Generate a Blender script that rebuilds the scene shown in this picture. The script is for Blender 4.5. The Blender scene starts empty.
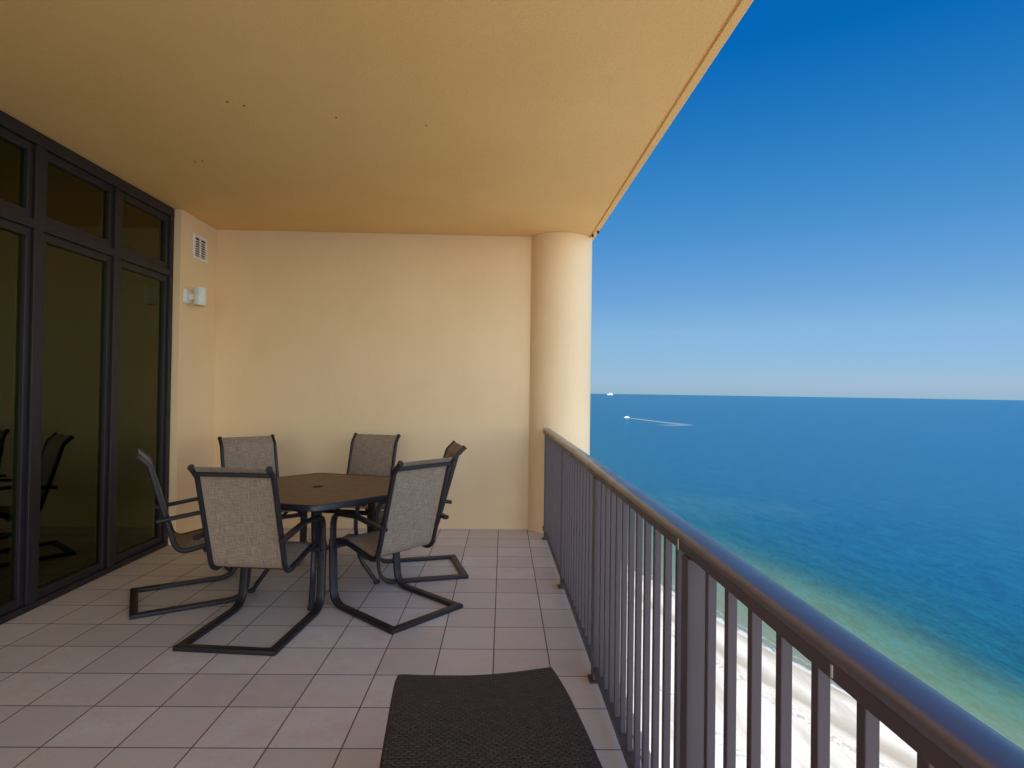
import bpy, bmesh, math, random
from mathutils import Vector, Matrix
import numpy as np

# ------------------------------------------------------------------ camera, sky, sun, exposure
S = bpy.context.scene
COL = S.collection
rad = math.radians
EYE = 1.46
YAW, PITCH, ROLL = 0.0329, 0.0106, 0.0136

cam_d = bpy.data.cameras.new("camera")
cam = bpy.data.objects.new("camera", cam_d)
COL.objects.link(cam)
fw = Vector((math.sin(YAW) * math.cos(PITCH), math.cos(YAW) * math.cos(PITCH), math.sin(PITCH)))
r0 = Vector((math.cos(YAW), -math.sin(YAW), 0))
u0 = r0.cross(fw)
rt = math.cos(ROLL) * r0 + math.sin(ROLL) * u0
up = -math.sin(ROLL) * r0 + math.cos(ROLL) * u0
cam.matrix_world = Matrix(((rt.x, up.x, -fw.x, 0), (rt.y, up.y, -fw.y, 0), (rt.z, up.z, -fw.z, EYE), (0, 0, 0, 1)))
cam_d.sensor_width = 36
cam_d.lens = 575.98 / 1024 * 36
cam_d.clip_start = 0.02
cam_d.clip_end = 60000
S.camera = cam

SUN_EL = rad(58)
SUN_H = Vector((-0.62, -0.785)).normalized()      # horizontal direction towards the sun: behind the building, to the left
SUN_STRENGTH = 5.0
SKY_STRENGTH = 0.15
EXPOSURE = 1.1

world = bpy.data.worlds.new("World")
S.world = world
world.use_nodes = True
wt = world.node_tree
for n in list(wt.nodes):
    wt.nodes.remove(n)
sky = wt.nodes.new("ShaderNodeTexSky")
sky.sky_type = 'NISHITA'
sky.sun_disc = False
sky.sun_elevation = SUN_EL
sky.sun_rotation = math.atan2(SUN_H.x, SUN_H.y)
sky.altitude = 60
sky.air_density = 1.0
sky.dust_density = 0.3
sky.ozone_density = 3.0
bg = wt.nodes.new("ShaderNodeBackground")
wo = wt.nodes.new("ShaderNodeOutputWorld")
# tone of this day's air: per-channel response of the clear sky (deep polarised blue above, pale blue at the horizon)
E2 = 2.0 ** EXPOSURE
RGB_IN = [[.148, .215, .35, .61, .95, 1.06], [.255, .365, .56, .88, 1.05, 1.13], [.475, .64, .84, 1.06]]
RGB_OUT = [[.001, .034, .112, .240, .295, .335], [.138, .231, .328, .465, .49, .51], [.474, .565, .66, .715]]
sc = wt.nodes.new("ShaderNodeVectorMath"); sc.operation = 'SCALE'
sc.inputs['Scale'].default_value = SKY_STRENGTH
sep = wt.nodes.new("ShaderNodeSeparateColor")
com = wt.nodes.new("ShaderNodeCombineColor")
wt.links.new(sky.outputs[0], sc.inputs[0])
wt.links.new(sc.outputs[0], sep.inputs[0])
for ch in range(3):
    xi, yo = RGB_IN[ch], RGB_OUT[ch]
    prev = None
    # piecewise linear: start value plus clamped rises
    for k in range(len(xi)):
        mr = wt.nodes.new("ShaderNodeMapRange")
        mr.clamp = k < len(xi) - 1
        if k == 0:
            mr.inputs[1].default_value = 0; mr.inputs[2].default_value = xi[0]
            mr.inputs[3].default_value = 0; mr.inputs[4].default_value = yo[0]
        elif k < len(xi):
            mr.inputs[1].default_value = xi[k - 1]; mr.inputs[2].default_value = xi[k]
            mr.inputs[3].default_value = 0; mr.inputs[4].default_value = yo[k] - yo[k - 1]
            mr.clamp = True
        wt.links.new(sep.outputs[ch], mr.inputs[0])
        if prev is None:
            prev = mr.outputs[0]
        else:
            ad = wt.nodes.new("ShaderNodeMath"); ad.operation = 'ADD'
            wt.links.new(prev, ad.inputs[0]); wt.links.new(mr.outputs[0], ad.inputs[1])
            prev = ad.outputs[0]
    # anything brighter than the horizon (towards the sun) keeps rising
    mx_ = wt.nodes.new("ShaderNodeMath"); mx_.operation = 'SUBTRACT'
    wt.links.new(sep.outputs[ch], mx_.inputs[0]); mx_.inputs[1].default_value = xi[-1]
    m0 = wt.nodes.new("ShaderNodeMath"); m0.operation = 'MAXIMUM'
    wt.links.new(mx_.outputs[0], m0.inputs[0]); m0.inputs[1].default_value = 0
    ad = wt.nodes.new("ShaderNodeMath"); ad.operation = 'ADD'
    wt.links.new(prev, ad.inputs[0]); wt.links.new(m0.outputs[0], ad.inputs[1])
    dv = wt.nodes.new("ShaderNodeMath"); dv.operation = 'DIVIDE'
    wt.links.new(ad.outputs[0], dv.inputs[0]); dv.inputs[1].default_value = E2 * SKY_STRENGTH
    wt.links.new(dv.outputs[0], com.inputs[ch])
# the polarised deep blue lies across the sky away from the sun; behind the camera a brightened sky is added to fill the shaded balcony
FILL_GAIN = 1.8
wtc = wt.nodes.new("ShaderNodeTexCoord")
wsp = wt.nodes.new("ShaderNodeSeparateXYZ")
wt.links.new(wtc.outputs['Generated'], wsp.inputs[0])
def wmath(op, a, b=0.0):
    nd = wt.nodes.new("ShaderNodeMath"); nd.operation = op
    for i_, v_ in enumerate((a, b)):
        if isinstance(v_, bpy.types.NodeSocket):
            wt.links.new(v_, nd.inputs[i_])
        else:
            nd.inputs[i_].default_value = v_
    return nd.outputs[0]
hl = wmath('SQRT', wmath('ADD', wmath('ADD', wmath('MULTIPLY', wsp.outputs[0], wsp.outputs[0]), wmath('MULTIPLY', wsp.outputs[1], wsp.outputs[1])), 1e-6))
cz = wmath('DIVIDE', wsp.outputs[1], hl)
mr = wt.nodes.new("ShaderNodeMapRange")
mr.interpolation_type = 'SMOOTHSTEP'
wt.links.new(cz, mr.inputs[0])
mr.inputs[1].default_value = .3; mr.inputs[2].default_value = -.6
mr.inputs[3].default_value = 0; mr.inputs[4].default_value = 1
fill_sky = wt.nodes.new("ShaderNodeVectorMath"); fill_sky.operation = 'SCALE'
fill_sky.operation = 'MULTIPLY'
fill_sky.inputs[1].default_value = (FILL_GAIN * 1.26, FILL_GAIN * 1.05, FILL_GAIN * .90)     # gain and warm tint of the added fill sky
wt.links.new(sky.outputs[0], fill_sky.inputs[0])
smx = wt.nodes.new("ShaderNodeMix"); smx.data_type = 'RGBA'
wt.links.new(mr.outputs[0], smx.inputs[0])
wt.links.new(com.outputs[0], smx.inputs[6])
wt.links.new(fill_sky.outputs[0], smx.inputs[7])
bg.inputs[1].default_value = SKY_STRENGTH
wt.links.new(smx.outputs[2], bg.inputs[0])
wt.links.new(bg.outputs[0], wo.inputs[0])

sun_d = bpy.data.lights.new("sun", 'SUN')
sun_d.energy = SUN_STRENGTH
sun_d.angle = rad(0.5)
sun_d.color = (1.0, 0.95, 0.87)
sun = bpy.data.objects.new("sun", sun_d)
COL.objects.link(sun)
to_sun = Vector((SUN_H.x * math.cos(SUN_EL), SUN_H.y * math.cos(SUN_EL), math.sin(SUN_EL)))
sun.rotation_euler = to_sun.to_track_quat('Z', 'Y').to_euler()

S.view_settings.view_transform = 'Standard'
S.view_settings.look = 'None'
S.view_settings.gamma = 1
S.view_settings.use_curve_mapping = False
S.view_settings.exposure = EXPOSURE
S.render.engine = 'CYCLES'
S.cycles.max_bounces = 12
S.cycles.diffuse_bounces = 8
S.cycles.glossy_bounces = 4
S.cycles.transparent_max_bounces = 16
S.cycles.sample_clamp_indirect = 10
S.cycles.use_denoising = True

random.seed(7)
GROUND_Z = EYE - 60.0

# ------------------------------------------------------------------ object helpers
def empty(name, label, cat, loc=(0, 0, 0), rz=0.0, group=None):
    o = bpy.data.objects.new(name, None)
    o.empty_display_size = 0.1
    COL.objects.link(o)
    o.location = loc
    o.rotation_euler = (0, 0, rz)
    o["label"] = label
    o["category"] = cat
    if group:
        o["group"] = group
    return o

def tag(o, label, cat, group=None, kind=None):
    o["label"] = label
    o["category"] = cat
    if group:
        o["group"] = group
    if kind:
        o["kind"] = kind
    return o

def structure(o):
    o["kind"] = "structure"
    return o

def link(name, bm, mat, parent=None, smooth=True, angle=35, recalc=True):
    if recalc:
        bmesh.ops.recalc_face_normals(bm, faces=bm.faces)
    me = bpy.data.meshes.new(name)
    bm.to_mesh(me)
    bm.free()
    me.materials.append(mat)
    if smooth:
        me.shade_smooth()
        me.set_sharp_from_angle(angle=rad(angle))
    o = bpy.data.objects.new(name, me)
    COL.objects.link(o)
    if parent:
        o.parent = parent
    return o

def copy_tree(o, parent=None):
    c = o.copy()
    COL.objects.link(c)
    if parent:
        c.parent = parent
    for ch in list(o.children):
        copy_tree(ch, c)
    return c

def add_box(bm, x0, x1, y0, y1, z0, z1, bevel=0.0, seg=2):
    vs = [bm.verts.new(p) for p in ((x0, y0, z0), (x1, y0, z0), (x1, y1, z0), (x0, y1, z0),
                                    (x0, y0, z1), (x1, y0, z1), (x1, y1, z1), (x0, y1, z1))]
    fs = [bm.faces.new([vs[i] for i in f]) for f in ((0, 3, 2, 1), (4, 5, 6, 7), (0, 1, 5, 4), (1, 2, 6, 5), (2, 3, 7, 6), (3, 0, 4, 7))]
    if bevel:
        es = list({e for f in fs for e in f.edges})
        bmesh.ops.bevel(bm, geom=es, offset=bevel, segments=seg, profile=0.5, affect='EDGES')
    return bm

def box(*a, **k):
    return add_box(bmesh.new(), *a, **k)

def fillet(pts, radii, n=7):
    """polyline with rounded corners (pts: list of Vectors; radii for the inner points)"""
    out = [Vector(pts[0])]
    for i in range(1, len(pts) - 1):
        p0, p, p1 = Vector(pts[i - 1]), Vector(pts[i]), Vector(pts[i + 1])
        a, b = (p0 - p), (p1 - p)
        la, lb = a.length, b.length
        a.normalize(); b.normalize()
        ang = a.angle(b)
        r = radii[i - 1]
        t = min(r / math.tan(ang / 2), la * .49, lb * .49)
        q0, q1 = p + a * t, p + b * t
        for k in range(n + 1):
            s = k / n
            out.append((1 - s) ** 2 * q0 + 2 * s * (1 - s) * p + s * s * q1)
    out.append(Vector(pts[-1]))
    return out

def section(hw, ht, r, n=3):
    """rounded rectangle half sizes hw (lateral), ht (normal)"""
    r = min(r, hw * .999, ht * .999)
    pts = []
    for cx, cy, a0 in ((hw - r, ht - r, 0), (-(hw - r), ht - r, 90), (-(hw - r), -(ht - r), 180), (hw - r, -(ht - r), 270)):
        for k in range(n + 1):
            a = rad(a0 + 90 * k / n)
            pts.append((cx + r * math.cos(a), cy + r * math.sin(a)))
    return pts

def sweep(bm, path, sec, lateral, cap=True):
    """sweep a 2D section along the path; lateral = direction of the section's first axis"""
    path = [Vector(p) for p in path]
    rings = []
    L0 = Vector(lateral).normalized()
    for i, p in enumerate(path):
        t = (path[min(i + 1, len(path) - 1)] - path[max(i - 1, 0)]).normalized()
        L = (L0 - t * L0.dot(t)).normalized()
        N = t.cross(L)
        rings.append([bm.verts.new(p + L * a + N * b) for a, b in sec])
    m = len(sec)
    for i in range(len(rings) - 1):
        for k in range(m):
            bm.faces.new((rings[i][k], rings[i][(k + 1) % m], rings[i + 1][(k + 1) % m], rings[i + 1][k]))
    if cap:
        bm.faces.new(rings[0][::-1])
        bm.faces.new(rings[-1])
    return bm

def lathe(bm, prof, n=32, centre=(0, 0)):
    rings = []
    for r, z in prof:
        rings.append([bm.verts.new((centre[0] + r * math.cos(2 * math.pi * k / n), centre[1] + r * math.sin(2 * math.pi * k / n), z)) for k in range(n)])
    for i in range(len(rings) - 1):
        for k in range(n):
            bm.faces.new((rings[i][k], rings[i][(k + 1) % n], rings[i + 1][(k + 1) % n], rings[i + 1][k]))
    bm.faces.new(rings[0][::-1])
    bm.faces.new(rings[-1])
    return bm

# ------------------------------------------------------------------ material helpers
class Mat:
    def __init__(self, name):
        self.m = bpy.data.materials.new(name)
        self.m.use_nodes = True
        self.t = self.m.node_tree
        self.b = self.t.nodes["Principled BSDF"]
        self.out = self.t.nodes["Material Output"]
    def n(self, typ, **kw):
        nd = self.t.nodes.new(typ)
        for k, v in kw.items():
            if k in nd.inputs:
                nd.inputs[k].default_value = v
            else:
                setattr(nd, k, v)
        return nd
    def l(self, a, b):
        self.t.links.new(a, b)
    def set(self, **kw):
        for k, v in kw.items():
            self.b.inputs[k.replace('_', ' ')].default_value = v
        return self
    def coords(self, scale=(1, 1, 1), rot=(0, 0, 0), loc=(0, 0, 0)):
        tc = self.n("ShaderNodeTexCoord")
        mp = self.n("ShaderNodeMapping")
        mp.inputs['Scale'].default_value = scale
        mp.inputs['Rotation'].default_value = rot
        mp.inputs['Location'].default_value = loc
        self.l(tc.outputs['Object'], mp.inputs[0])
        return mp.outputs[0]
    def noise(self, vec, scale, detail=4, rough=.55, dist=0.0):
        nd = self.n("ShaderNodeTexNoise")
        nd.inputs['Scale'].default_value = scale
        nd.inputs['Detail'].default_value = detail
        nd.inputs['Roughness'].default_value = rough
        nd.inputs['Distortion'].default_value = dist
        self.l(vec, nd.inputs['Vector'])
        return nd.outputs[0]
    def ramp(self, fac, stops, interp='LINEAR'):
        nd = self.n("ShaderNodeValToRGB")
        cr = nd.color_ramp
        cr.interpolation = interp
        while len(cr.elements) < len(stops):
            cr.elements.new(0.5)
        for e, (p, c) in zip(cr.elements, stops):
            e.position = p
            e.color = (*c, 1) if len(c) == 3 else c
        self.l(fac, nd.inputs[0])
        return nd.outputs[0]
    def mix(self, fac, a, b, blend='MIX'):
        nd = self.n("ShaderNodeMix", data_type='RGBA', blend_type=blend)
        for sock, v in ((nd.inputs[0], fac), (nd.inputs[6], a), (nd.inputs[7], b)):
            if hasattr(v, 'is_linked') or isinstance(v, bpy.types.NodeSocket):
                self.l(v, sock)
            else:
                sock.default_value = v if not isinstance(v, tuple) or len(v) == 4 else (*v, 1)
        return nd.outputs[2]
    def math(self, op, a, b=0.0, clamp=False):
        nd = self.n("ShaderNodeMath", operation=op, use_clamp=clamp)
        for i, v in enumerate((a, b)):
            if isinstance(v, bpy.types.NodeSocket):
                self.l(v, nd.inputs[i])
            else:
                nd.inputs[i].default_value = v
        return nd.outputs[0]
    def bump(self, h, strength, dist, chain=None):
        nd = self.n("ShaderNodeBump")
        nd.inputs['Strength'].default_value = strength
        nd.inputs['Distance'].default_value = dist
        self.l(h, nd.inputs['Height'])
        if chain is not None:
            self.l(chain, nd.inputs['Normal'])
        return nd.outputs[0]
    def base(self, c):
        self.l(c, self.b.inputs['Base Color'])
    def normal(self, c):
        self.l(c, self.b.inputs['Normal'])

def mat_stucco(name, col, bump=.25, dark=(.9, .86, .8), speck=.12):
    m = Mat(name).set(Roughness=.9)
    v = m.coords()
    big = m.noise(v, 1.1, 5, .6)
    streak = m.noise(m.coords(scale=(4, 4, .5)), 1.2, 4, .6)
    c = m.mix(m.ramp(big, [(.35, (0, 0, 0)), (.7, (1, 1, 1))]), col, tuple(a * b for a, b in zip(col, dark)))
    c = m.mix(m.math('MULTIPLY', m.ramp(streak, [(.45, (0, 0, 0)), (.8, (1, 1, 1))]), .14), c, tuple(a * .82 for a in col))
    fine = m.noise(v, 130, 3, .6)
    mid = m.noise(v, 75, 4, .65)
    c = m.mix(m.math('MULTIPLY', m.ramp(mid, [(.35, (1, 1, 1)), (.62, (0, 0, 0))]), speck), c, tuple(a * .72 for a in col))
    m.base(c)
    m.normal(m.bump(fine, bump, .004, m.bump(mid, bump, .006)))
    return m.m

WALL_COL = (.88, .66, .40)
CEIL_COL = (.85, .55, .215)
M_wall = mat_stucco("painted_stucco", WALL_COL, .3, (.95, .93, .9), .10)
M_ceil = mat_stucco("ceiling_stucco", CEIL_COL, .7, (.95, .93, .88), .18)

def mat_tile():
    m = Mat("ceramic_tile")
    # photograph-matched grid: one joint crossing at (.0256, 3.259), pitch .3009, turned -1.05 degrees
    a = -.0184
    tc = m.n("ShaderNodeTexCoord")
    sub = m.n("ShaderNodeVectorMath", operation='SUBTRACT')
    m.l(tc.outputs['Object'], sub.inputs[0])
    sub.inputs[1].default_value = (.0256, 3.259, 0)
    rot = m.n("ShaderNodeVectorRotate", rotation_type='Z_AXIS')
    m.l(sub.outputs[0], rot.inputs['Vector'])
    rot.inputs['Angle'].default_value = -a
    br = m.n("ShaderNodeTexBrick", offset=0.0, squash=1.0)
    br.inputs['Scale'].default_value = 1
    br.inputs['Mortar Size'].default_value = .0036
    br.inputs['Mortar Smooth'].default_value = .15
    br.inputs['Brick Width'].default_value = .3009
    br.inputs['Row Height'].default_value = .3009
    br.inputs['Color1'].default_value = (0, 0, 0, 1)
    br.inputs['Color2'].default_value = (1, 1, 1, 1)
    br.inputs['Bias'].default_value = 0
    m.l(rot.outputs[0], br.inputs['Vector'])
    v = m.coords()
    base = m.mix(br.outputs['Color'], (.53, .475, .445), (.70, .64, .61))
    mot = m.noise(v, 7, 6, .65)
    base = m.mix(m.ramp(mot, [(.38, (0, 0, 0)), (.68, (1, 1, 1))]), base, (.66, .53, .46))
    sp = m.noise(v, 45, 4, .7)
    base = m.mix(m.math('MULTIPLY', m.ramp(sp, [(.45, (0, 0, 0)), (.75, (1, 1, 1))]), .5), base, (.53, .47, .45))
    dirt = m.noise(v, 1.6, 5, .6)
    base = m.mix(m.math('MULTIPLY', m.ramp(dirt, [(.45, (0, 0, 0)), (.8, (1, 1, 1))]), .35), base, (.48, .42, .40))
    gcol = m.mix(m.noise(v, 9, 3), (.085, .058, .052), (.19, .138, .12))
    col = m.mix(br.outputs['Fac'], base, gcol)
    m.base(col)
    rr = m.mix(br.outputs['Fac'], m.ramp(mot, [(.3, (.42,) * 3), (.7, (.56,) * 3)]), (.9, .9, .9, 1))
    m.l(rr, m.b.inputs['Roughness'])
    inv = m.math('SUBTRACT', 1.0, br.outputs['Fac'])
    m.normal(m.bump(inv, .6, .003, m.bump(sp, .12, .002)))
    return m.m
M_tile = mat_tile()

def mat_metal(name, col, rough=.42, flake=.0):
    m = Mat(name).set(Roughness=rough, Metallic=.0)
    m.b.inputs['Specular IOR Level'].default_value = .5
    v = m.coords()
    n1 = m.noise(v, 6, 5, .6)
    m.base(m.mix(n1, tuple(c * .85 for c in col), tuple(c * 1.2 for c in col)))
    m.l(m.ramp(n1, [(.3, (rough - .06,) * 3), (.7, (rough + .1,) * 3)]), m.b.inputs['Roughness'])
    m.normal(m.bump(m.noise(v, 420, 2, .5), .06, .001))
    return m.m
M_frame = mat_metal("bronze_powder_coat", (.016, .0125, .016), .42)
M_rail = mat_metal("railing_paint", (.074, .054, .062), .42)
M_cap = mat_metal("handrail_paint", (.088, .072, .094), .36)
M_cap.node_tree.nodes["Principled BSDF"].inputs['Specular IOR Level'].default_value = 1.0
M_cap.node_tree.nodes["Principled BSDF"].inputs['Coat Weight'].default_value = .45
M_cap.node_tree.nodes["Principled BSDF"].inputs['Coat Roughness'].default_value = .22
M_cap.node_tree.nodes["Principled BSDF"].inputs['Coat IOR'].default_value = 1.7
M_door = mat_metal("window_frame_paint", (.015, .011, .015), .5)
M_tablemetal = mat_metal("table_metal", (.018, .016, .024), .38)
M_white = mat_metal("white_plastic", (.78, .77, .74), .4)
M_dark = mat_metal("dark_gap", (.03, .028, .025), .8)
M_screw = mat_metal("steel_screw", (.45, .43, .4), .3)
M_shipwhite = mat_metal("boat_white", (.85, .85, .85), .4)
M_shiphull = mat_metal("ship_hull_paint", (.5, .52, .56), .5)

def mat_tabletop():
    m = Mat("mottled_tabletop").set(Roughness=.5)
    v = m.coords()
    n1 = m.noise(v, 14, 6, .65)
    c = m.ramp(n1, [(.3, (.095, .043, .015)), (.55, (.135, .064, .023)), (.75, (.17, .085, .033))])
    m.base(c)
    m.normal(m.bump(m.noise(v, 130, 3, .6), .25, .002))
    return m.m
M_top = mat_tabletop()

def mat_sling():
    m = Mat("sling_fabric").set(Roughness=.85)
    tc = m.n("ShaderNodeTexCoord")
    uv = tc.outputs['UV']
    def str_noise(sx, sy, sc, d=4):
        mp = m.n("ShaderNodeMapping")
        mp.inputs['Scale'].default_value = (sx, sy, 1)
        m.l(uv, mp.inputs[0])
        return m.noise(mp.outputs[0], sc, d, .65)
    a = str_noise(105, 4.5, 3.0)
    b = str_noise(5.0, 105, 3.0)
    s = m.math('MULTIPLY', m.math('ADD', a, b), .5)
    c = m.ramp(s, [(.32, (.14, .10, .072)), (.47, (.25, .185, .130)), (.54, (.35, .262, .186)), (.68, (.52, .405, .30))])
    m.base(c)
    wx = m.n("ShaderNodeTexWave", wave_type='BANDS', bands_direction='X')
    wx.inputs['Scale'].default_value = 60
    m.l(uv, wx.inputs[0])
    wy = m.n("ShaderNodeTexWave", wave_type='BANDS', bands_direction='Y')
    wy.inputs['Scale'].default_value = 60
    m.l(uv, wy.inputs[0])
    h = m.math('MULTIPLY', wx.outputs['Fac'], wy.outputs['Fac'])
    m.normal(m.bump(m.math('ADD', h, s), .35, .002))
    return m.m
M_sling = mat_sling()

def mat_wicker():
    m = Mat("woven_resin_wicker").set(Roughness=.6)
    tc = m.n("ShaderNodeTexCoord")
    wob = m.n("ShaderNodeVectorMath", operation='ADD')
    sc = m.n("ShaderNodeVectorMath", operation='SCALE')
    nz = m.n("ShaderNodeTexNoise")
    nz.inputs['Scale'].default_value = 14
    m.l(tc.outputs['UV'], nz.inputs['Vector'])
    m.l(nz.outputs['Color'], sc.inputs[0])
    sc.inputs['Scale'].default_value = .006
    m.l(tc.outputs['UV'], wob.inputs[0])
    m.l(sc.outputs[0], wob.inputs[1])
    br = m.n("ShaderNodeTexBrick", offset=.5, offset_frequency=2)
    br.inputs['Scale'].default_value = 1
    br.inputs['Brick Width'].default_value = .024
    br.inputs['Row Height'].default_value = .0122
    br.inputs['Mortar Size'].default_value = .0034
    br.inputs['Mortar Smooth'].default_value = 1.0
    br.inputs['Color1'].default_value = (.028, .0135, .012, 1)
    br.inputs['Color2'].default_value = (.062, .033, .030, 1)
    br.inputs['Mortar'].default_value = (.006, .004, .0045, 1)
    m.l(wob.outputs[0], br.inputs['Vector'])
    m.base(br.outputs['Color'])
    m.normal(m.bump(m.math('SUBTRACT', 1.0, br.outputs['Fac']), 1.0, .007))
    return m.m
M_wicker = mat_wicker()
M_wicker_edge = mat_metal("wicker_edge_cord", (.022, .014, .016), .5)

def mat_glass():
    m = Mat("tinted_glass")
    t = m.t
    t.nodes.remove(m.b)
    tr = m.n("ShaderNodeBsdfTransparent")
    tr.inputs[0].default_value = (.62, .66, .34, 1)
    gl = m.n("ShaderNodeBsdfGlossy")
    gl.inputs['Color'].default_value = (.92, 1, .66, 1)
    gl.inputs['Roughness'].default_value = .015
    fr = m.n("ShaderNodeFresnel", IOR=1.56)
    mx = m.n("ShaderNodeMixShader")
    m.l(fr.outputs[0], mx.inputs[0])
    m.l(tr.outputs[0], mx.inputs[1])
    m.l(gl.outputs[0], mx.inputs[2])
    m.l(mx.outputs[0], m.out.inputs[0])
    return m.m
M_glass = mat_glass()

def mat_plain(name, col, rough=.8, var=.12, scale=5):
    m = Mat(name).set(Roughness=rough)
    n1 = m.noise(m.coords(), scale, 4)
    m.base(m.mix(n1, tuple(c * (1 - var) for c in col), tuple(c * (1 + var) for c in col)))
    return m.m
M_curtain = mat_plain("curtain_cloth", (.42, .38, .26), .9, .1, 8)
M_room = mat_plain("room_paint", (.45, .40, .32))
M_roomfloor = mat_plain("room_floor", (.25, .18, .12), .5)
M_lens = mat_plain("amber_lens", (.62, .40, .12), .35)
M_slab = mat_plain("slab_concrete", (.55, .45, .32))

def shore_x(y):
    """waterline, from the bends of the beach seen through the railing"""
    ys = [-14000, -3000, -600, -200, 0, 60, 103, 126, 150, 178, 190, 230, 300, 500, 1200, 4000, 14000]
    xs = [900, 420, 215, 146, 109, 90, 75.3, 67.3, 60.0, 52.0, 46.8, 40, 30, 22, 10, -40, -200]
    return float(np.interp(y, ys, xs))

def mat_sea():
    m = Mat("sea_water")
    m.t.nodes.remove(m.b)
    at = m.n("ShaderNodeAttribute", attribute_name="shore")
    u = at.outputs['Fac']
    v = m.coords()
    pat = m.noise(m.coords(scale=(.035, .012, 1), rot=(0, 0, rad(18))), 1.0, 5, .6, .3)
    uu = m.math('ADD', u, m.math('MULTIPLY', m.math('SUBTRACT', pat, .5), .24))
    c = m.ramp(m.math('MULTIPLY', uu, .1), [
        (0.0, (.13, .12, .085)), (.018, (.105, .112, .062)), (.055, (.064, .100, .046)), (.080, (.042, .080, .042)), (.093, (.022, .053, .040)),
        (.112, (.004, .036, .052)), (.17, (.0006, .034, .080)), (.40, (.0006, .043, .112)), (.9, (.0005, .052, .140))])
    big = m.noise(m.coords(scale=(.004, .0016, 1)), 1.0, 5, .62, .6)
    c = m.mix(m.math('MULTIPLY', m.ramp(big, [(.4, (0, 0, 0)), (.65, (1, 1, 1))]), .12), c, (.001, .045, .095))
    # pale sand bar under the water
    tc = m.n("ShaderNodeTexCoord")
    sb = m.n("ShaderNodeVectorMath", operation='SUBTRACT')
    m.l(tc.outputs['Object'], sb.inputs[0]); sb.inputs[1].default_value = (118.0, 305.0, 0)
    rt2 = m.n("ShaderNodeVectorRotate", rotation_type='Z_AXIS')
    m.l(sb.outputs[0], rt2.inputs['Vector']); rt2.inputs['Angle'].default_value = rad(12)
    ml = m.n("ShaderNodeVectorMath", operation='MULTIPLY')
    m.l(rt2.outputs[0], ml.inputs[0]); ml.inputs[1].default_value = (1 / 58.0, 1 / 42.0, 0)
    ln = m.n("ShaderNodeVectorMath", operation='LENGTH')
    m.l(ml.outputs[0], ln.inputs[0])
    bd = m.math('ADD', ln.outputs['Value'], m.math('MULTIPLY', m.math('SUBTRACT', pat, .5), 1.2))
    c = m.mix(m.math('MULTIPLY', m.ramp(bd, [(.45, (1, 1, 1)), (1.0, (0, 0, 0))]), .34), c, (.022, .062, .074))
    # ripples and swell
    w1 = m.noise(m.coords(scale=(1.1, .42, 1), rot=(0, 0, rad(28))), 1.0, 4, .65, .5)
    w2 = m.noise(m.coords(scale=(.30, .085, 1), rot=(0, 0, rad(20))), .7, 5, .62, .4)
    wv = m.math('ADD', m.math('MULTIPLY', w1, .55), m.math('MULTIPLY', w2, .45))
    c = m.mix(m.ramp(wv, [(.40, (.0,) * 3), (.60, (1, 1, 1))]), m.mix(.28, c, (.0, .012, .028)), m.mix(.30, c, (.006, .082, .125)))
    # a thin line of foam and wash where the water meets the sand
    fo = m.noise(m.coords(scale=(.5, .2, 1)), 1.0, 5, .7)
    edge = m.math('ADD', u, m.math('MULTIPLY', m.math('SUBTRACT', fo, .5), .12))
    foam = m.ramp(edge, [(0.0, (1, 1, 1)), (.022, (.8,) * 3), (.035, (0, 0, 0)), (.075, (0, 0, 0)), (.082, (.35,) * 3), (.092, (0, 0, 0))])
    c = m.mix(foam, c, (.26, .27, .27))
    df = m.n("ShaderNodeBsdfDiffuse")
    m.l(c, df.inputs[0])
    gl = m.n("ShaderNodeBsdfGlossy")
    gl.inputs['Roughness'].default_value = .20
    gl.inputs['Color'].default_value = (.75, .95, 1, 1)
    nb = m.bump(wv, .9, 1.1)
    m.l(nb, gl.inputs['Normal'])
    fr = m.n("ShaderNodeFresnel", IOR=1.33)
    fac = m.math('MINIMUM', m.math('MULTIPLY', fr.outputs[0], .75), .30)
    mx = m.n("ShaderNodeMixShader")
    m.l(fac, mx.inputs[0])
    m.l(df.outputs[0], mx.inputs[1])
    m.l(gl.outputs[0], mx.inputs[2])
    m.l(mx.outputs[0], m.out.inputs[0])
    return m.m
M_sea = mat_sea()

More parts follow.
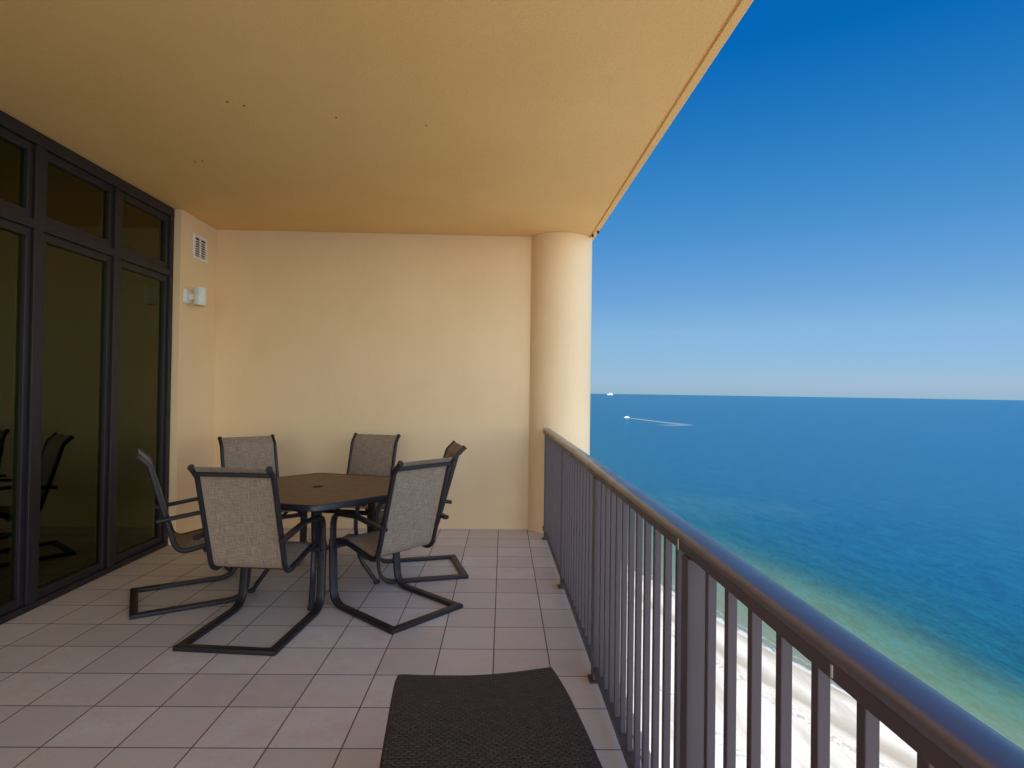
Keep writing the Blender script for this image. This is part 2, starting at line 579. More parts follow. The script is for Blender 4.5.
def mat_sand():
    m = Mat("white_beach_sand").set(Roughness=.95)
    at = m.n("ShaderNodeAttribute", attribute_name="inland")
    u = at.outputs['Fac']                    # metres inland of the waterline
    v = m.coords()
    n1 = m.noise(v, .12, 6, .65)
    n2 = m.noise(v, .9, 5, .7)
    c = m.mix(n1, (.27, .255, .232), (.35, .338, .315))
    lanes = m.noise(m.coords(scale=(.22, .03, 1), rot=(0, 0, rad(20))), 1.0, 6, .65)
    c = m.mix(m.math('MULTIPLY', m.ramp(lanes, [(.48, (0, 0, 0)), (.68, (1, 1, 1))]), .75), c, (.185, .165, .138))
    c = m.mix(m.math('MULTIPLY', n2, .25), c, (.20, .185, .165))
    wob = m.math('ADD', u, m.math('MULTIPLY', m.math('SUBTRACT', m.noise(v, .07, 5, .6), .5), 6.0))
    wet = m.ramp(m.math('DIVIDE', wob, 60.0), [(.0, (1, 1, 1)), (.03, (.55,) * 3), (.06, (.06,) * 3), (.13, (.05,) * 3), (.175, (.75,) * 3), (.21, (.95,) * 3), (.235, (.10,) * 3), (.27, (.0,) * 3), (.5, (0, 0, 0))])
    c = m.mix(wet, c, (.165, .145, .115))
    # wrack line: broken dark flecks of weed at the last high tide, and a second one farther up
    wob2 = m.math('ADD', u, m.math('MULTIPLY', m.math('SUBTRACT', m.noise(v, .05, 4, .6), .5), 7.0))
    line = m.ramp(m.math('DIVIDE', wob2, 60.0), [(.255, (0, 0, 0)), (.28, (1, 1, 1)), (.30, (1, 1, 1)), (.32, (0, 0, 0)), (.59, (0, 0, 0)), (.61, (.9,) * 3), (.63, (.9,) * 3), (.65, (0, 0, 0))])
    fl = m.ramp(m.noise(v, .8, 5, .75), [(.50, (0, 0, 0)), (.58, (1, 1, 1))])
    c = m.mix(m.math('MULTIPLY', m.math('MULTIPLY', line, fl), .6), c, (.09, .078, .064))
    m.base(c)
    m.normal(m.bump(n2, .5, .25))
    return m.m
M_sand = mat_sand()

def mat_foam():
    m = Mat("wake_foam")
    m.set(Roughness=.6)
    m.b.inputs['Base Color'].default_value = (.27, .30, .32, 1)
    at = m.n("ShaderNodeAttribute", attribute_name="edge")
    nz = m.noise(m.coords(scale=(.25, .06, 1)), 1.0, 4, .7)
    a = m.math('MULTIPLY', at.outputs['Fac'], m.ramp(nz, [(.35, (.25,) * 3), (.6, (1, 1, 1))]))
    m.l(m.math('MULTIPLY', a, .75), m.b.inputs['Alpha'])
    return m.m
M_foam = mat_foam()

# ------------------------------------------------------------------ ground, beach, sea
def grid_sheet(name, ys, offs, fn, attr, fattr, z, mat):
    bm = bmesh.new()
    lay = bm.verts.layers.float.new(attr)
    rows = []
    for y in ys:
        row = []
        for o in offs:
            x = fn(y, o)
            vt = bm.verts.new((x, y, z(o) if callable(z) else z))
            vt[lay] = fattr(y, x, o)
            row.append(vt)
        rows.append(row)
    for i in range(len(rows) - 1):
        for k in range(len(offs) - 1):
            bm.faces.new((rows[i][k], rows[i][k + 1], rows[i + 1][k + 1], rows[i + 1][k]))
    for f in bm.faces:
        if f.calc_area() and f.normal.z < 0:
            f.normal_flip()
    o = link(name, bm, mat, smooth=False, recalc=False)
    return o

HOR = 14300.0
ys = [-14290, -13500, -11000, -7000, -3000, -1200, -600, -300, -150, -60, 0, 30, 60, 80] + list(range(90, 240, 8)) + [250, 300, 400, 500, 700, 900, 1200, 1600, 2400, 3500, 5000, 7000, 9000, 11000, 12500, 13500, 14000, 14200, 14290]
sea_off = [0, 1, 2, 4, 7, 10, 15, 20, 27, 35, 45, 60, 80, 110, 150, 220, 350, 600, 1000, 1800, 3200, 5500, 9000, 14000, 20000]
def sea_fn(y, o):
    return min(shore_x(y) + o, max(math.sqrt(max(HOR ** 2 - y * y, 0)), shore_x(y)) + o * 1e-6)
def sea_attr(y, x, o):
    s = shore_x(y)
    b = max(110.0, s + 40) if y < 165 else max(110.0 - (y - 165) * .28, s + 34)
    d = (x - s) / (b - s)
    return d if d < 1 else 1 + (x - b) / max(60.0, 60 + (y - 165) * .2)
sea = structure(grid_sheet("sea", ys, sea_off, sea_fn, "shore", sea_attr, GROUND_Z, M_sea))
land_off = [-6, -3, 0, 1, 2, 4, 6, 8, 10, 12, 15, 20, 30, 45, 70, 120, 250, 700, 2500, 6000, 14000]
def land_z(o):
    return GROUND_Z + (o * .06 if o < 6 else .36 + (o - 6) * .02 if o < 30 else .84)
ground = structure(grid_sheet("ground", ys, land_off, lambda y, o: shore_x(y) - o, "inland", lambda y, x, o: o, land_z, M_sand))

# ------------------------------------------------------------------ balcony shell
CEIL = 3.087
BACK = 6.06
SIDE = -2.885
GLASSX = -2.967
DOOR_END = 5.385
# floor slab with its tiles
floor = structure(link("floor", box(-3.0, .66, -3.0, BACK + .004, -.22, 0, bevel=.006), M_tile, smooth=False))
# ceiling slab: flat soffit with a drip groove near the outer edge
bm = bmesh.new()
prof = [(-8.6, CEIL), (.985, CEIL), (.99, CEIL + .014), (1.006, CEIL + .014), (1.011, CEIL), (1.054, CEIL), (1.06, CEIL + .006), (1.06, CEIL + .24), (-8.6, CEIL + .24)]
fr = [bm.verts.new((x, -3.0, z)) for x, z in prof]
bk = [bm.verts.new((x, 6.42, z)) for x, z in prof]
for i in range(len(prof)):
    j = (i + 1) % len(prof)
    bm.faces.new((fr[i], fr[j], bk[j], bk[i]))
bm.faces.new(fr[::-1]); bm.faces.new(bk)
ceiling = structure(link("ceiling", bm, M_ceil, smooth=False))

# end wall, side wall strip, column
tag(link("wall", box(-3.25, .50, BACK, BACK + .25, -.2, CEIL - .002), M_wall, smooth=False),
    "cream stucco end wall at the far side of the balcony behind the dining set", "wall")
tag(link("wall", box(-3.22, SIDE, DOOR_END, BACK - .002, -.2, CEIL - .002, bevel=.004), M_wall, smooth=False),
    "narrow cream stucco wall strip carrying the white vent and wall lamp", "wall")
bm = bmesh.new()
lathe(bm, [(.348, -3.2), (.348, CEIL - .002)], 72, (.702, 6.205))
tag(link("column", bm, M_wall, angle=30), "round cream stucco column where the railing meets the end wall", "column")

# ------------------------------------------------------------------ glazed doors with transoms
dw = empty("glass_door_wall", "dark bronze framed wall of tall tinted glass doors with transom lights along the balcony", "glass doors", (GLASSX, 0, 0))
posts = [5.33, 4.60, 3.82, 3.045, 2.27, 1.495]
FX0, FX1 = -.09, .02
def dbox(name, parent, x0, x1, y0, y1, z0, z1, mat=M_door, b=.004):
    return link(name, box(x0, x1, y0, y1, z0, z1, bevel=b), mat, parent, smooth=False)
dbox("head", dw, FX0, FX1, posts[-1] - .06, DOOR_END - .004, 3.00, CEIL - .004)
dbox("sill", dw, FX0, FX1, posts[-1] - .06, DOOR_END - .004, .001, .045)
dbox("transom_bar", dw, FX0, FX1 - .004, posts[-1] - .05, DOOR_END - .06, 2.455, 2.515)
for i, y in enumerate(posts):
    if i == 0:
        dbox("post", dw, FX0, FX1 - .002, y - .0, y + .051, .046, 2.999)
    else:
        w = .036
        dbox("post", dw, FX0, FX1 - .002, y - w, y + w, .046, 2.999)
        # joint seam covers of the paired stiles
for i in range(len(posts) - 1):
    y1 = posts[i] - (.0 if i == 0 else .0375) - .0015
    y0 = posts[i + 1] + .0375
    # transom light
    def leaf(name, z0, z1, st, rb, rt_, xo):
        bm = bmesh.new()
        x0, x1 = xo - .022, xo + .030
        add_box(bm, x0, x1, y0, y0 + st, z0, z1, bevel=.004)
        add_box(bm, x0, x1, y1 - st, y1, z0, z1, bevel=.004)
        add_box(bm, x0, x1 - .002, y0 + st + .0005, y1 - st - .0005, z0, z0 + rb, bevel=.003)
        add_box(bm, x0, x1 - .002, y0 + st + .0005, y1 - st - .0005, z1 - rt_, z1, bevel=.003)
        f = link(name, bm, M_door, dw, smooth=False)
        p = link("pane", box(xo - .004, xo + .004, y0 + st - .006, y1 - st + .006, z0 + rb - .006, z1 - rt_ + .006), M_glass, f, smooth=False)
        return f
    leaf("transom_window", 2.517, 2.998, .042, .05, .055, -.03)
    d = leaf("door_panel", .047, 2.453, .042, .055, .055, -.03)

# room behind the glass
rb = dict(smooth=False)
structure(link("room_floor", box(-8.4, -3.06, .9, 5.75, -.2, -.004), M_roomfloor, smooth=False))
structure(link("room_wall", box(-8.55, -8.4, .9, 5.75, -.2, CEIL - .004), M_room, smooth=False))
structure(link("room_wall", box(-8.4, -3.24, 5.6, 5.75, -.003, CEIL - .004), M_room, smooth=False))
structure(link("room_wall", box(-8.4, -3.06, .75, .9, -.2, CEIL - .004), M_room, smooth=False))
tag(link("wall", box(-3.2, SIDE - .06, -3.0, posts[-1] - .062, -.2, CEIL - .004), M_wall, smooth=False),
    "cream stucco wall beside the near end of the glass doors", "wall")

def curtain(y0, y1, label, seed):
    rnd = random.Random(seed)
    bm = bmesh.new()
    n = 90
    cols = []
    ph = rnd.uniform(0, 6)
    for i in range(n + 1):
        t = i / n
        y = y0 + (y1 - y0) * t
        x = .035 * math.sin(ph + t * (y1 - y0) / .115 * 2 * math.pi + .8 * math.sin(t * 9 + ph))
        cols.append([bm.verts.new((x * (.8 + .3 * k / 5) - 3.22, y, .03 + 2.98 * k / 5)) for k in range(6)])
    for i in range(n):
        for k in range(5):
            bm.faces.new((cols[i][k], cols[i + 1][k], cols[i + 1][k + 1], cols[i][k + 1]))
    o = link("curtain", bm, M_curtain, angle=80)
    sm = o.modifiers.new("thickness", 'SOLIDIFY')
    sm.thickness = .003
    tag(o, label, "curtain")
curtain(4.62, 5.40, "olive beige curtain hanging behind the glass door nearest the end wall", 1)
curtain(3.55, 3.80, "gathered olive beige curtain edge behind the leftmost visible glass door", 4)

# ------------------------------------------------------------------ wall vent and wall lamp
v = empty("wall_vent", "small white louvred vent grille high on the narrow side wall", "vent", (SIDE, 5.707, 2.80))
bm = bmesh.new()
vw, vh, t = .128, .118, .028
add_box(bm, 0, .018, -vw, vw, vh - t, vh, bevel=.004)
add_box(bm, 0, .018, -vw, vw, -vh, -vh + t, bevel=.004)
add_box(bm, 0, .0175, -vw, -vw + t, -vh + t, vh - t, bevel=.003)
add_box(bm, 0, .0175, vw - t, vw, -vh + t, vh - t, bevel=.003)
add_box(bm, 0, .0165, -.010, .010, -vh + t, vh - t, bevel=.002)
link("frame", bm, M_white, v, smooth=False)
link("backing", box(.0005, .003, -vw + t, vw - t, -vh + t, vh - t), M_dark, v, smooth=False)
for k in range(7):
    z = -vh + t + .012 + k * .0228
    bm = bmesh.new()
    for ya, yb in ((-vw + t, -.0105), (.0105, vw - t)):
        vs = [bm.verts.new(p) for p in ((.005, ya, z + .009), (.0145, ya, z - .003), (.0145, yb, z - .003), (.005, yb, z + .009),
                                        (.005, ya, z + .012), (.0145, ya, z), (.0145, yb, z), (.005, yb, z + .012))]
        for f in ((0, 3, 2, 1), (4, 5, 6, 7), (0, 1, 5, 4), (1, 2, 6, 5), (2, 3, 7, 6), (3, 0, 4, 7)):
            bm.faces.new([vs[i] for i in f])
    link("slat", bm, M_white, v, smooth=False)

lp = empty("wall_lamp", "white cylinder downlight on a bracket on the narrow side wall below the vent", "wall lamp", (SIDE, 5.505, 2.295))
link("back_plate", box(0, .03, -.085, .03, -.065, .065, bevel=.008), M_white, lp, smooth=False)
link("arm", box(.0305, .075, -.035, -.005, -.028, .028, bevel=.006), M_white, lp, smooth=False)
bm = bmesh.new()
lathe(bm, [(.040, -.075), (.052, -.078), (.054, -.074), (.054, .080), (.051, .086), (.03, .088)], 36, (.118, -.005))
link("lamp_shade", bm, M_white, lp)
bm = bmesh.new()
lathe(bm, [(.036, -.088), (.046, -.086), (.048, -.0785)], 36, (.118, -.005))
link("diffuser", bm, M_lens, lp)

# ------------------------------------------------------------------ railing
RX = .545
rl = empty("railing", "long dark bronze balcony railing with square pickets and a rounded handrail", "railing", (RX, 2.5, 0))
def rbm(name, bm, mat=M_rail, **k):
    o = link(name, bm, mat, rl, **k)
    o.matrix_parent_inverse = Matrix.Translation((-RX, -2.5, 0))
    return o
Y0, Y1 = -.9, 5.955
# handrail: bread-loaf cap
cap = []
for k in range(25):
    a = math.pi * k / 24
    cap.append((.0375 * math.cos(a), .0185 * math.sin(a) ** .5 + 1.0565))
cap = [(.0355, 1.051), (.0375, 1.053)] + cap + [(-.0375, 1.053), (-.0355, 1.051)]
bm = bmesh.new()
a = [bm.verts.new((RX + .0145 + x, Y0, z)) for x, z in cap]
b = [bm.verts.new((RX + .0145 + x, Y1, z)) for x, z in cap]
for i in range(len(cap)):
    j = (i + 1) % len(cap)
    bm.faces.new((a[i], a[j], b[j], b[i]))
bm.faces.new(a[::-1]); bm.faces.new(b)
hr = rbm("handrail", bm, M_cap, angle=40)
rbm("top_channel", box(RX - .0195, RX + .0195, Y0, Y1, 1.021, 1.0505, bevel=.003), smooth=False)
rbm("bottom_rail", box(RX - .018, RX + .018, Y0, Y1, .04, .075, bevel=.003), smooth=False)
post_y = [1.53, 2.915, 4.28, 5.66, .10]
for y in post_y:
    bm = box(RX - .026, RX + .026, y - .026, y + .026, .008, 1.0205, bevel=.003)
    add_box(bm, RX - .042, RX + .042, y - .042, y + .042, .0005, .0075, bevel=.002)
    rbm("post", bm, smooth=False)
pk = None
ysn = []
for i in range(len(post_y)):
    pass
srt = sorted(post_y)
seg = [(-.9, srt[0])] + list(zip(srt[:-1], srt[1:])) + [(srt[-1], Y1)]
for ya, yb in seg:
    n = max(1, round((yb - ya) / .1145))
    for k in range(1, n):
        ysn.append(ya + (yb - ya) * k / n)
pbm = box(-.0108, .0108, -.0108, .0108, .0755, 1.0205, bevel=.002)
for y in ysn:
    if pk is None:
        pk = link("picket", pbm, M_rail, rl, smooth=False)
        p = pk
    else:
        p = pk.copy()
        COL.objects.link(p)
        p.parent = rl
    p.location = (0, y - 2.5, 0)
# a bright scratch/screw on the channel next to a picket and the joint clip near the post
rbm("screw", box(RX - .0212, RX - .0193, .868, .873, 1.026, 1.046, bevel=.0005), M_screw, smooth=False)
rbm("joint_sleeve", box(RX - .0215, RX + .0215, 1.60, 1.606, 1.0195, 1.0508, bevel=.001), M_screw, smooth=False)

# ------------------------------------------------------------------ dining table
TC = Vector((-1.27, 4.26))
TR = .72
TROT = rad(-74)
TH = .735
tb = empty("dining_table", "hexagonal patio table with mottled brown top and dark metal rim, ringed by six chairs", "table", (TC.x, TC.y, 0), TROT)
def hexring(bm, r, z, corner=.06, n=5):
    pts = []
    for k in range(6):
        a = rad(60 * k)
        p = Vector((math.cos(a), math.sin(a), 0)) * r
        p0 = Vector((math.cos(a - rad(60)), math.sin(a - rad(60)), 0)) * r
        p1 = Vector((math.cos(a + rad(60)), math.sin(a + rad(60)), 0)) * r
        d0, d1 = (p0 - p).normalized(), (p1 - p).normalized()
        for j in range(n + 1):
            s = j / n
            q = (1 - s) ** 2 * (p + d0 * corner) + 2 * s * (1 - s) * p + s * s * (p + d1 * corner)
            pts.append(bm.verts.new((q.x, q.y, z)))
    return pts
def bridge(bm, A, B):
    n = len(A)
    for k in range(n):
        bm.faces.new((A[k], A[(k + 1) % n], B[(k + 1) % n], B[k]))
bm = bmesh.new()
hole_n = 36
top_out = hexring(bm, TR - .022, TH - .001)
hole = [bm.verts.new((.026 * math.cos(2 * math.pi * k / hole_n), .026 * math.sin(2 * math.pi * k / hole_n), TH - .001)) for k in range(hole_n)]
bot_out = hexring(bm, TR - .022, TH - .012)
holeb = [bm.verts.new((v_.co.x, v_.co.y, TH - .012)) for v_ in hole]
bridge(bm, top_out, hole); bridge(bm, bot_out, holeb); bridge(bm, hole, holeb); bridge(bm, top_out, bot_out)
top = link("tabletop", bm, M_top, tb, angle=30)
bm = bmesh.new()
r_ = [hexring(bm, TR - .0215, TH - .004), hexring(bm, TR - .018, TH + .002), hexring(bm, TR - .006, TH + .002), hexring(bm, TR, TH - .006),
      hexring(bm, TR, TH - .034), hexring(bm, TR - .006, TH - .04), hexring(bm, TR - .0215, TH - .04)]
for i in range(len(r_)):
    bridge(bm, r_[i], r_[(i + 1) % len(r_)])
link("rim", bm, M_tablemetal, tb, angle=40)
bm = bmesh.new()
n = 28
pr_ = [(.0265, TH - .02), (.0265, TH + .001), (.034, TH + .0025), (.036, TH + .0005), (.036, TH - .0005), (.03, TH - .002), (.03, TH - .02)]
rings = [[bm.verts.new((r * math.cos(2 * math.pi * k / n), r * math.sin(2 * math.pi * k / n), z)) for k in range(n)] for r, z in pr_]
for i in range(len(rings)):
    bridge(bm, rings[i], rings[(i + 1) % len(rings)])
link("umbrella_ring", bm, M_dark, top)
# under-frame ring and four splayed legs
bm = bmesh.new()
n = 40
sec = section(.016, .012, .006)
ring = [Vector((.30 * math.cos(2 * math.pi * k / n), .30 * math.sin(2 * math.pi * k / n), TH - .055)) for k in range(n)]
rr_ = []
for k in range(n):
    d = ring[k].copy(); d.z = 0; d.normalize()
    rr_.append([bm.verts.new(ring[k] + d * a + Vector((0, 0, b))) for a, b in sec])
for k in range(n):
    A, B = rr_[k], rr_[(k + 1) % n]
    for q in range(len(sec)):
        bm.faces.new((A[q], A[(q + 1) % len(sec)], B[(q + 1) % len(sec)], B[q]))
for k in range(3):
    a = rad(60 * k + 30)
    d = Vector((math.cos(a), math.sin(a), 0))
    sweep(bm, [d * -(TR * .84), d * (TR * .84)], section(.014, .007, .003), (-d.y, d.x, 0))
    for vv in bm.verts[-2 * len(section(.014, .007, .003)):] if False else []:
        pass
for vv in bm.verts:
    if vv.co.z < .3:
        vv.co.z += TH - .049
link("under_frame", bm, M_tablemetal, tb)
for k in range(4):
    a = rad(90 * k - 3)
    d = Vector((math.cos(a), math.sin(a), 0))
    lat = Vector((-d.y, d.x, 0))
    path = fillet([d * .30 + Vector((0, 0, TH - .045)), d * .27 + Vector((0, 0, .45)), d * .30 + Vector((0, 0, .2)), d * .43 + Vector((0, 0, .012))], [.4, .3], 8)
    bm = bmesh.new()
    sweep(bm, path, section(.019, .015, .013), lat)
    lg = link("leg", bm, M_tablemetal, tb)
    bm = bmesh.new()
    lathe(bm, [(.016, .0), (.024, .002), (.025, .014), (.02, .026)], 20, (d.x * .432, d.y * .432))
    link("foot_cap", bm, M_dark, lg)

# ------------------------------------------------------------------ dining chairs (spring base sling chairs)
def uv_strip(bm, rows, ulen, vlen):
    uvl = bm.loops.layers.uv.verify()
    idx = {}
    for j, row in enumerate(rows):
        for i, vt in enumerate(row):
            idx[vt] = (ulen[i], vlen[j])
    for f in bm.faces:
        for lp_ in f.loops:
            if lp_.vert in idx:
                lp_[uvl].uv = idx[lp_.vert]

def sling_mesh(path, hw, sag, thick, wraps=True):
    """fabric between two rails following the path in the s-z plane; sags in the middle of its width"""
    bm = bmesh.new()
    nx = 14
    us = [-hw + 2 * hw * i / nx for i in range(nx + 1)]
    acc = [0]
    for i in range(1, len(path)):
        acc.append(acc[-1] + (path[i] - path[i - 1]).length)
    total = acc[-1]
    faces_rows = []
    for side in (1, -1):
        rows = []
        for j, p in enumerate(path):
            t = (path[min(j + 1, len(path) - 1)] - path[max(j - 1, 0)]).normalized()
            nrm = Vector((0, -t.z, t.y))
            lens = math.sin(math.pi * min(max(acc[j] / total, 0), 1)) ** .6 if total else 0
            row = []
            for u_ in us:
                sg = sag * (1 - (u_ / hw) ** 2) * lens
                q = p - nrm * sg + nrm * (thick / 2 * side)
                row.append(bm.verts.new((u_, q.y, q.z)))
            rows.append(row)
        for j in range(len(rows) - 1):
            for i in range(nx):
                f = (rows[j][i], rows[j][i + 1], rows[j + 1][i + 1], rows[j + 1][i])
                bm.faces.new(f if side > 0 else f[::-1])
        faces_rows.append(rows)
    A, B = faces_rows
    n = len(path)
    loopA = [A[0][i] for i in range(nx + 1)] + [A[j][nx] for j in range(1, n)] + [A[n - 1][i] for i in range(nx - 1, -1, -1)] + [A[j][0] for j in range(n - 2, 0, -1)]
    loopB = [B[0][i] for i in range(nx + 1)] + [B[j][nx] for j in range(1, n)] + [B[n - 1][i] for i in range(nx - 1, -1, -1)] + [B[j][0] for j in range(n - 2, 0, -1)]
    bridge(bm, loopA, loopB)
    uvl = bm.loops.layers.uv.verify()
    m = {}
    for rows in faces_rows:
        for j, row in enumerate(rows):
            for i, vt in enumerate(row):
                m[vt] = (us[i], acc[j])
    for f in bm.faces:
        for lp_ in f.loops:
            lp_[uvl].uv = m[lp_.vert]
    return bm

CW = .266       # half width at the legs
BW = .224       # half width between the sling rails
def P(w, s, z):
    return Vector((w, s, z))
def make_chair():
    """local axes: x = lateral, y = forwards (towards the table), origin on the floor under the rear bar"""
    t = empty("patio_chair", "", "chair", group="six patio chairs round the dining table")
    side_sec = section(.0275, .0125, .007)
    for sgn in (-1, 1):
        w = sgn * CW
        # runner + front upright
        path = fillet([P(w, .0, .0135), P(w, .645, .0135), P(w * .985, .668, .30), P(w * .985, .672, .44)], [.12, 2.0], 8)
        bm = bmesh.new()
        sweep(bm, path, side_sec, (1, 0, 0))
        link("leg", bm, M_frame, t)
        # arm: bends back from the top of the upright and runs to the back rail
        path = fillet([P(w * .985, .672, .435), P(w * .985, .672, .612), P(w * .97, .40, .628), P(sgn * (BW + .030), .112, .588)], [.085, .5], 10)
        bm = bmesh.new()
        sweep(bm, path, section(.0215, .0125, .010), (1, 0, 0))
        link("armrest", bm, M_frame, t)
        # L shaped sling rail
        w2 = sgn * BW
        path = fillet([P(w2, .665, .425), P(w2, .585, .428), P(w2, .232, .360), P(w2, .068, .945), P(w2, .010, 1.003)], [.12, .085, .06], 8)
        bm = bmesh.new()
        sweep(bm, path, section(.0135, .0165, .011), (1, 0, 0))
        rail = link("side_rail", bm, M_frame, t)
        bm = bmesh.new()
        d = (path[-1] - path[-2]).normalized()
        sweep(bm, [path[-1] - d * .002, path[-1] + d * .010], section(.0155, .0185, .012), (1, 0, 0))
        link("end_cap", bm, M_dark, rail)
    bm = bmesh.new()
    sweep(bm, [P(-CW - .024, .0, .0135), P(CW + .024, .0, .0135)], section(.024, .0128, .004), (0, 1, 0))
    link("rear_bar", bm, M_frame, t)
    bm = bmesh.new()
    sweep(bm, [P(-CW * .97, .655, .392), P(CW * .97, .655, .392)], section(.012, .016, .008), (0, 1, 0))
    link("front_stretcher", bm, M_frame, t)
    bm = bmesh.new()
    sweep(bm, fillet([P(-BW, .40, .375), P(-BW * .8, .40, .345), P(BW * .8, .40, .345), P(BW, .40, .375)], [.03, .03], 4), section(.010, .012, .008), (0, 1, 0))
    link("seat_brace", bm, M_frame, t)
    bm = bmesh.new()
    sweep(bm, [P(-BW, .036, .966), P(BW, .036, .966)], section(.008, .012, .007), (0, 1, 0))
    link("back_brace", bm, M_frame, t)
    full = fillet([P(0, .66, .434), P(0, .585, .437), P(0, .232, .368), P(0, .070, .948), P(0, .008, 1.010)], [.12, .085, .06], 8)
    # subdivide and split at the bend
    dense = []
    for i in range(len(full) - 1):
        L = (full[i + 1] - full[i]).length
        k = max(1, int(L / .03))
        dense += [full[i].lerp(full[i + 1], j / k) for j in range(k)]
    dense.append(full[-1])
    bend = min(range(len(dense)), key=lambda i: dense[i].y + 0 if False else (dense[i] - P(0, .245, .39)).length)
    link("seat", sling_mesh(dense[:bend + 1], BW - .006, .022, .003), M_sling, t, angle=60)
    link("backrest", sling_mesh(dense[bend:], BW - .006, .014, .003), M_sling, t, angle=60)
    return t

chair = make_chair()
spots = [  # rear-bar midpoint x, y and the heading (degrees from +x) the chair faces, label
    (-1.447, 3.228, 84, "patio chair nearest the camera on the left, its woven back turned to us"),
    (-.395, 3.675, 137, "patio chair turned away from us with the palest back, right of the table's near corner"),
    (-2.366, 3.925, 31, "patio chair seen edge-on in front of the glass doors"),
    (-2.20, 5.24, -50, "patio chair facing the camera in the far left corner by the narrow side wall"),
    (-1.115, 5.64, -104, "patio chair facing the camera directly against the end wall behind the table's far edge"),
    (-.262, 4.75, 194, "patio chair half hidden behind another chair, side-on near the far end of the railing"),
]
for i, (x, y, h, lab) in enumerate(spots):
    c = chair if i == 0 else copy_tree(chair)
    c.location = (x, y, 0)
    c.rotation_euler = (0, 0, rad(h - 90))
    c["label"] = lab

# ------------------------------------------------------------------ woven lounger in the foreground
lg = empty("sun_lounger", "dark brown woven wicker sun lounger, its foot end in front beside the railing", "sun lounger", (-.050, 2.235, 0), rad(5.2))
LZ = .38
HW = .30
def bed_mesh(y_a, y_b, lift=0.0):
    bm = bmesh.new()
    nx, ny = 40, max(8, int(abs(y_b - y_a) / .03))
    uvl = bm.loops.layers.uv.verify()
    um = {}
    grid = []
    for lay, dz in ((0, 0.0), (1, -.02)):
        rows = []
        for j in range(ny + 1):
            y = y_a + (y_b - y_a) * j / ny
            fray = math.exp(-abs(y - y_a) / .18)
            row = []
            for i in range(nx + 1):
                q = -1 + 2 * i / nx
                x = q * (HW - .004 + .030 * (1 - fray) * (1 if q > 0 else .25))
                sag = .010 * (1 - q * q)
                rise = lift * abs(y - y_a)
                z = LZ - sag + rise + (-.004 * abs(q) ** 16 if lay == 0 else 0) + dz
                yy = y - .020 * (1 - q * q) * fray
                vt = bm.verts.new((x, yy, z))
                um[vt] = (x + lay * 3, y)
                row.append(vt)
            rows.append(row)
        for j in range(ny):
            for i in range(nx):
                bm.faces.new((rows[j][i], rows[j][i + 1], rows[j + 1][i + 1], rows[j + 1][i]))
        grid.append(rows)
    A, B = grid
    def loop(R):
        return [R[0][i] for i in range(nx + 1)] + [R[j][nx] for j in range(1, ny + 1)] + [R[ny][i] for i in range(nx - 1, -1, -1)] + [R[j][0] for j in range(ny - 1, 0, -1)]
    bridge(bm, loop(A), loop(B))
    for f in bm.faces:
        for l_ in f.loops:
            l_[uvl].uv = um[l_.vert]
    return bm
link("seat", bed_mesh(0, -1.18), M_wicker, lg, angle=50)
bm = bmesh.new()
edge = []
for sg, rng in ((-1, range(40, -1, -1)), (1, range(0, 41))):
    for j in rng:
        y = -1.18 * j / 40
        fray = math.exp(-abs(y) / .18)
        edge.append(Vector((sg * (HW - .004 + .030 * (1 - fray) * (1 if sg > 0 else .25)), y, LZ - .020)))
    if sg == -1:
        for i in range(1, 20):
            q = -1 + 2 * i / 20
            edge.append(Vector((q * (HW - .004), -.020 * (1 - q * q), LZ - .021 - .010 * (1 - q * q))))
sweep(bm, edge, section(.0075, .009, .007), (0, 0, 1))
link("edge_binding", bm, M_wicker_edge, lg)
link("backrest", bed_mesh(-1.19, -1.85, .05), M_wicker, lg, angle=50)
bm = bmesh.new()
for sg in (-1, 1):
    add_box(bm, sg * .268 - .014, sg * .268 + .014, -1.82, -.06, LZ - .075, LZ - .04, bevel=.006)
add_box(bm, -.254, .254, -.10, -.07, LZ - .074, LZ - .041, bevel=.006)
add_box(bm, -.254, .254, -1.0, -.97, LZ - .074, LZ - .041, bevel=.006)
add_box(bm, -.254, .254, -1.8, -1.77, LZ - .074, LZ - .041, bevel=.006)
link("frame", bm, M_frame, lg, smooth=False)
for sg in (-1, 1):
    for y in (-.16, -1.62):
        link("leg", box(sg * .262 - .017, sg * .262 + .017, y - .02, y + .02, 0, LZ - .0755, bevel=.005), M_frame, lg, smooth=False)

# ------------------------------------------------------------------ boats and wake on the sea
bt = empty("motorboat", "tiny white motorboat at the head of a curving wake", "boat", (310, 1320, GROUND_Z), rad(78))
def hull(bm, L, W, H, n=14):
    rows = []
    for i in range(n + 1):
        t = i / n
        y = -L / 2 + L * t
        w = W / 2 * (1 - max(0, (t - .45) / .55) ** 2.2) + .02
        sh = H * (1 + .35 * t * t)
        rows.append([bm.verts.new(p) for p in ((-w, y, sh), (-w * .8, y, .1), (0, y, -.3), (w * .8, y, .1), (w, y, sh))])
    for i in range(n):
        for k in range(4):
            bm.faces.new((rows[i][k], rows[i][k + 1], rows[i + 1][k + 1], rows[i + 1][k]))
        bm.faces.new((rows[i][4], rows[i][0], rows[i + 1][0], rows[i + 1][4]))
    bm.faces.new(rows[0]); bm.faces.new(rows[-1][::-1])
    return bm
link("hull", hull(bmesh.new(), 11, 3.4, 1.5), M_shipwhite, bt, angle=50)
link("cabin", box(-1.2, 1.2, -2, 2, 1.55, 3.1, bevel=.25), M_shipwhite, bt)
link("windscreen", box(-1.1, 1.1, 2.02, 2.3, 1.8, 2.7, bevel=.1), M_dark, bt)

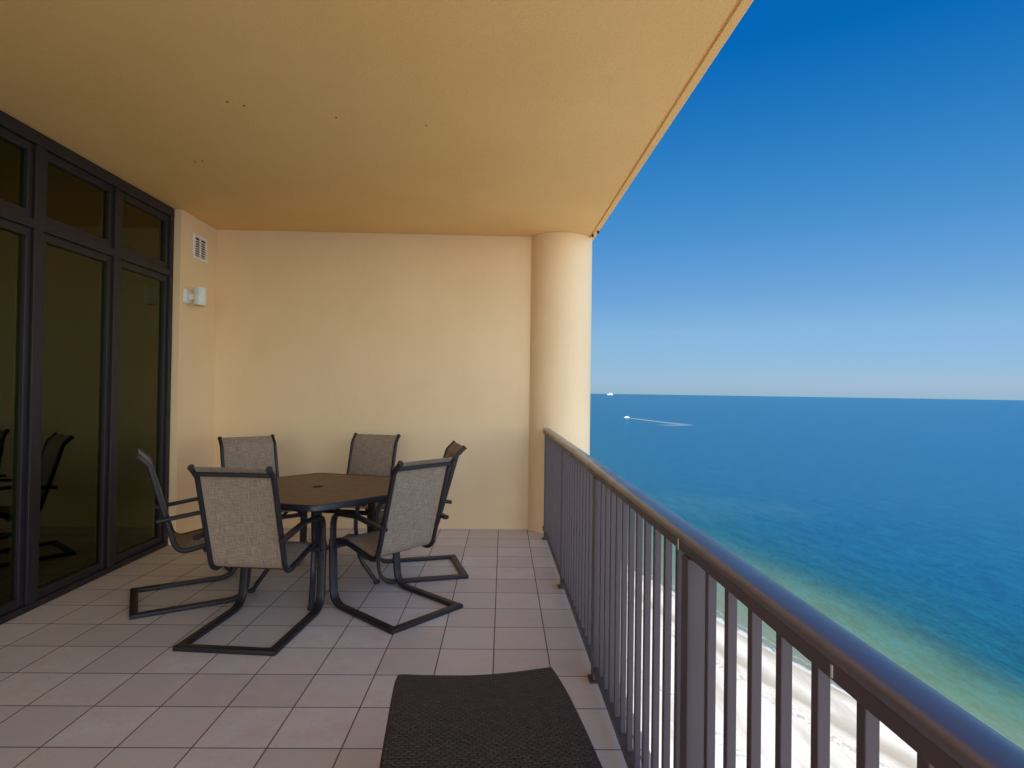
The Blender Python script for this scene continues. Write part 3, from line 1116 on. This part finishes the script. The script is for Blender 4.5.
sp = empty("ship", "distant white ship on the horizon just right of the column", "ship", (1985, 9700, GROUND_Z), rad(60))
link("hull", hull(bmesh.new(), 100, 17, 11), M_shiphull, sp, angle=50)
link("superstructure", box(-7, 7, -38, 12, 11.5, 24, bevel=1.2), M_shipwhite, sp)
link("funnel", box(-2.5, 2.5, -22, -14, 24.1, 33, bevel=.8), M_shipwhite, sp)

bm = bmesh.new()
lay = bm.verts.layers.float.new("edge")
pts = [Vector(p) for p in ((310, 1318), (322, 1240), (337, 1150), (352, 1088), (357, 1062), (345, 1046), (322, 1034), (297, 1024))]
dense = []
for i in range(len(pts) - 1):
    p0, p1, p2, p3 = pts[max(i - 1, 0)], pts[i], pts[i + 1], pts[min(i + 2, len(pts) - 1)]
    for k in range(10):
        t = k / 10
        dense.append(.5 * ((2 * p1) + (p2 - p0) * t + (2 * p0 - 5 * p1 + 4 * p2 - p3) * t * t + (3 * p1 - p0 - 3 * p2 + p3) * t ** 3))
rows = []
for i, p in enumerate(dense):
    t = i / (len(dense) - 1)
    d = (dense[min(i + 1, len(dense) - 1)] - dense[max(i - 1, 0)]).normalized()
    nn = Vector((-d.y, d.x))
    w = 5 + 26 * t
    row = []
    for q in (-1, -.5, 0, .5, 1):
        vt = bm.verts.new((p.x + nn.x * w * q, p.y + nn.y * w * q, GROUND_Z + .12))
        vt[lay] = max(0, 1 - q * q) * (1.0 - .62 * min(1, t * 1.4)) * (1 if t < .9 else (1 - t) * 10)
        row.append(vt)
    rows.append(row)
for i in range(len(rows) - 1):
    for k in range(4):
        bm.faces.new((rows[i][k], rows[i][k + 1], rows[i + 1][k + 1], rows[i + 1][k]))
wk = link("boat_wake", bm, M_foam, smooth=False)
tag(wk, "pale foam wake curving behind the motorboat on the sea", "wake", kind="stuff")

# ------------------------------------------------------------------ small marks on the ceiling
for x, y, r in ((1.012, 5.93, .012), (1.045, 5.80, .012)):
    bm = bmesh.new()
    lathe(bm, [(r * .6, CEIL - .028), (r, CEIL - .020), (r, CEIL + .001)], 14, (x, y))
    o = link("ceiling_hook", bm, M_dark)
    tag(o, "small dark hook under the ceiling edge, " + ("nearer the column" if y > 5.9 else "right at the outer rim of the slab"), "hook")

# small dark specks in the ceiling stucco (old fixing points)
for x, y, r in ((-1.542, 3.33, .006), (-1.464, 3.371, .007), (-.966, 3.485, .006), (-2.184, 4.242, .006), (-2.123, 4.22, .006), (-.434, 3.553, .005)):
    bm = bmesh.new()
    lathe(bm, [(r * .5, CEIL - .004), (r, CEIL - .002), (r, CEIL + .001)], 10, (x, y))
    o = link("nail_head", bm, M_dark)
    tag(o, "tiny dark nail head in the ceiling stucco over the dining set", "nail", "tiny nail heads in the ceiling")
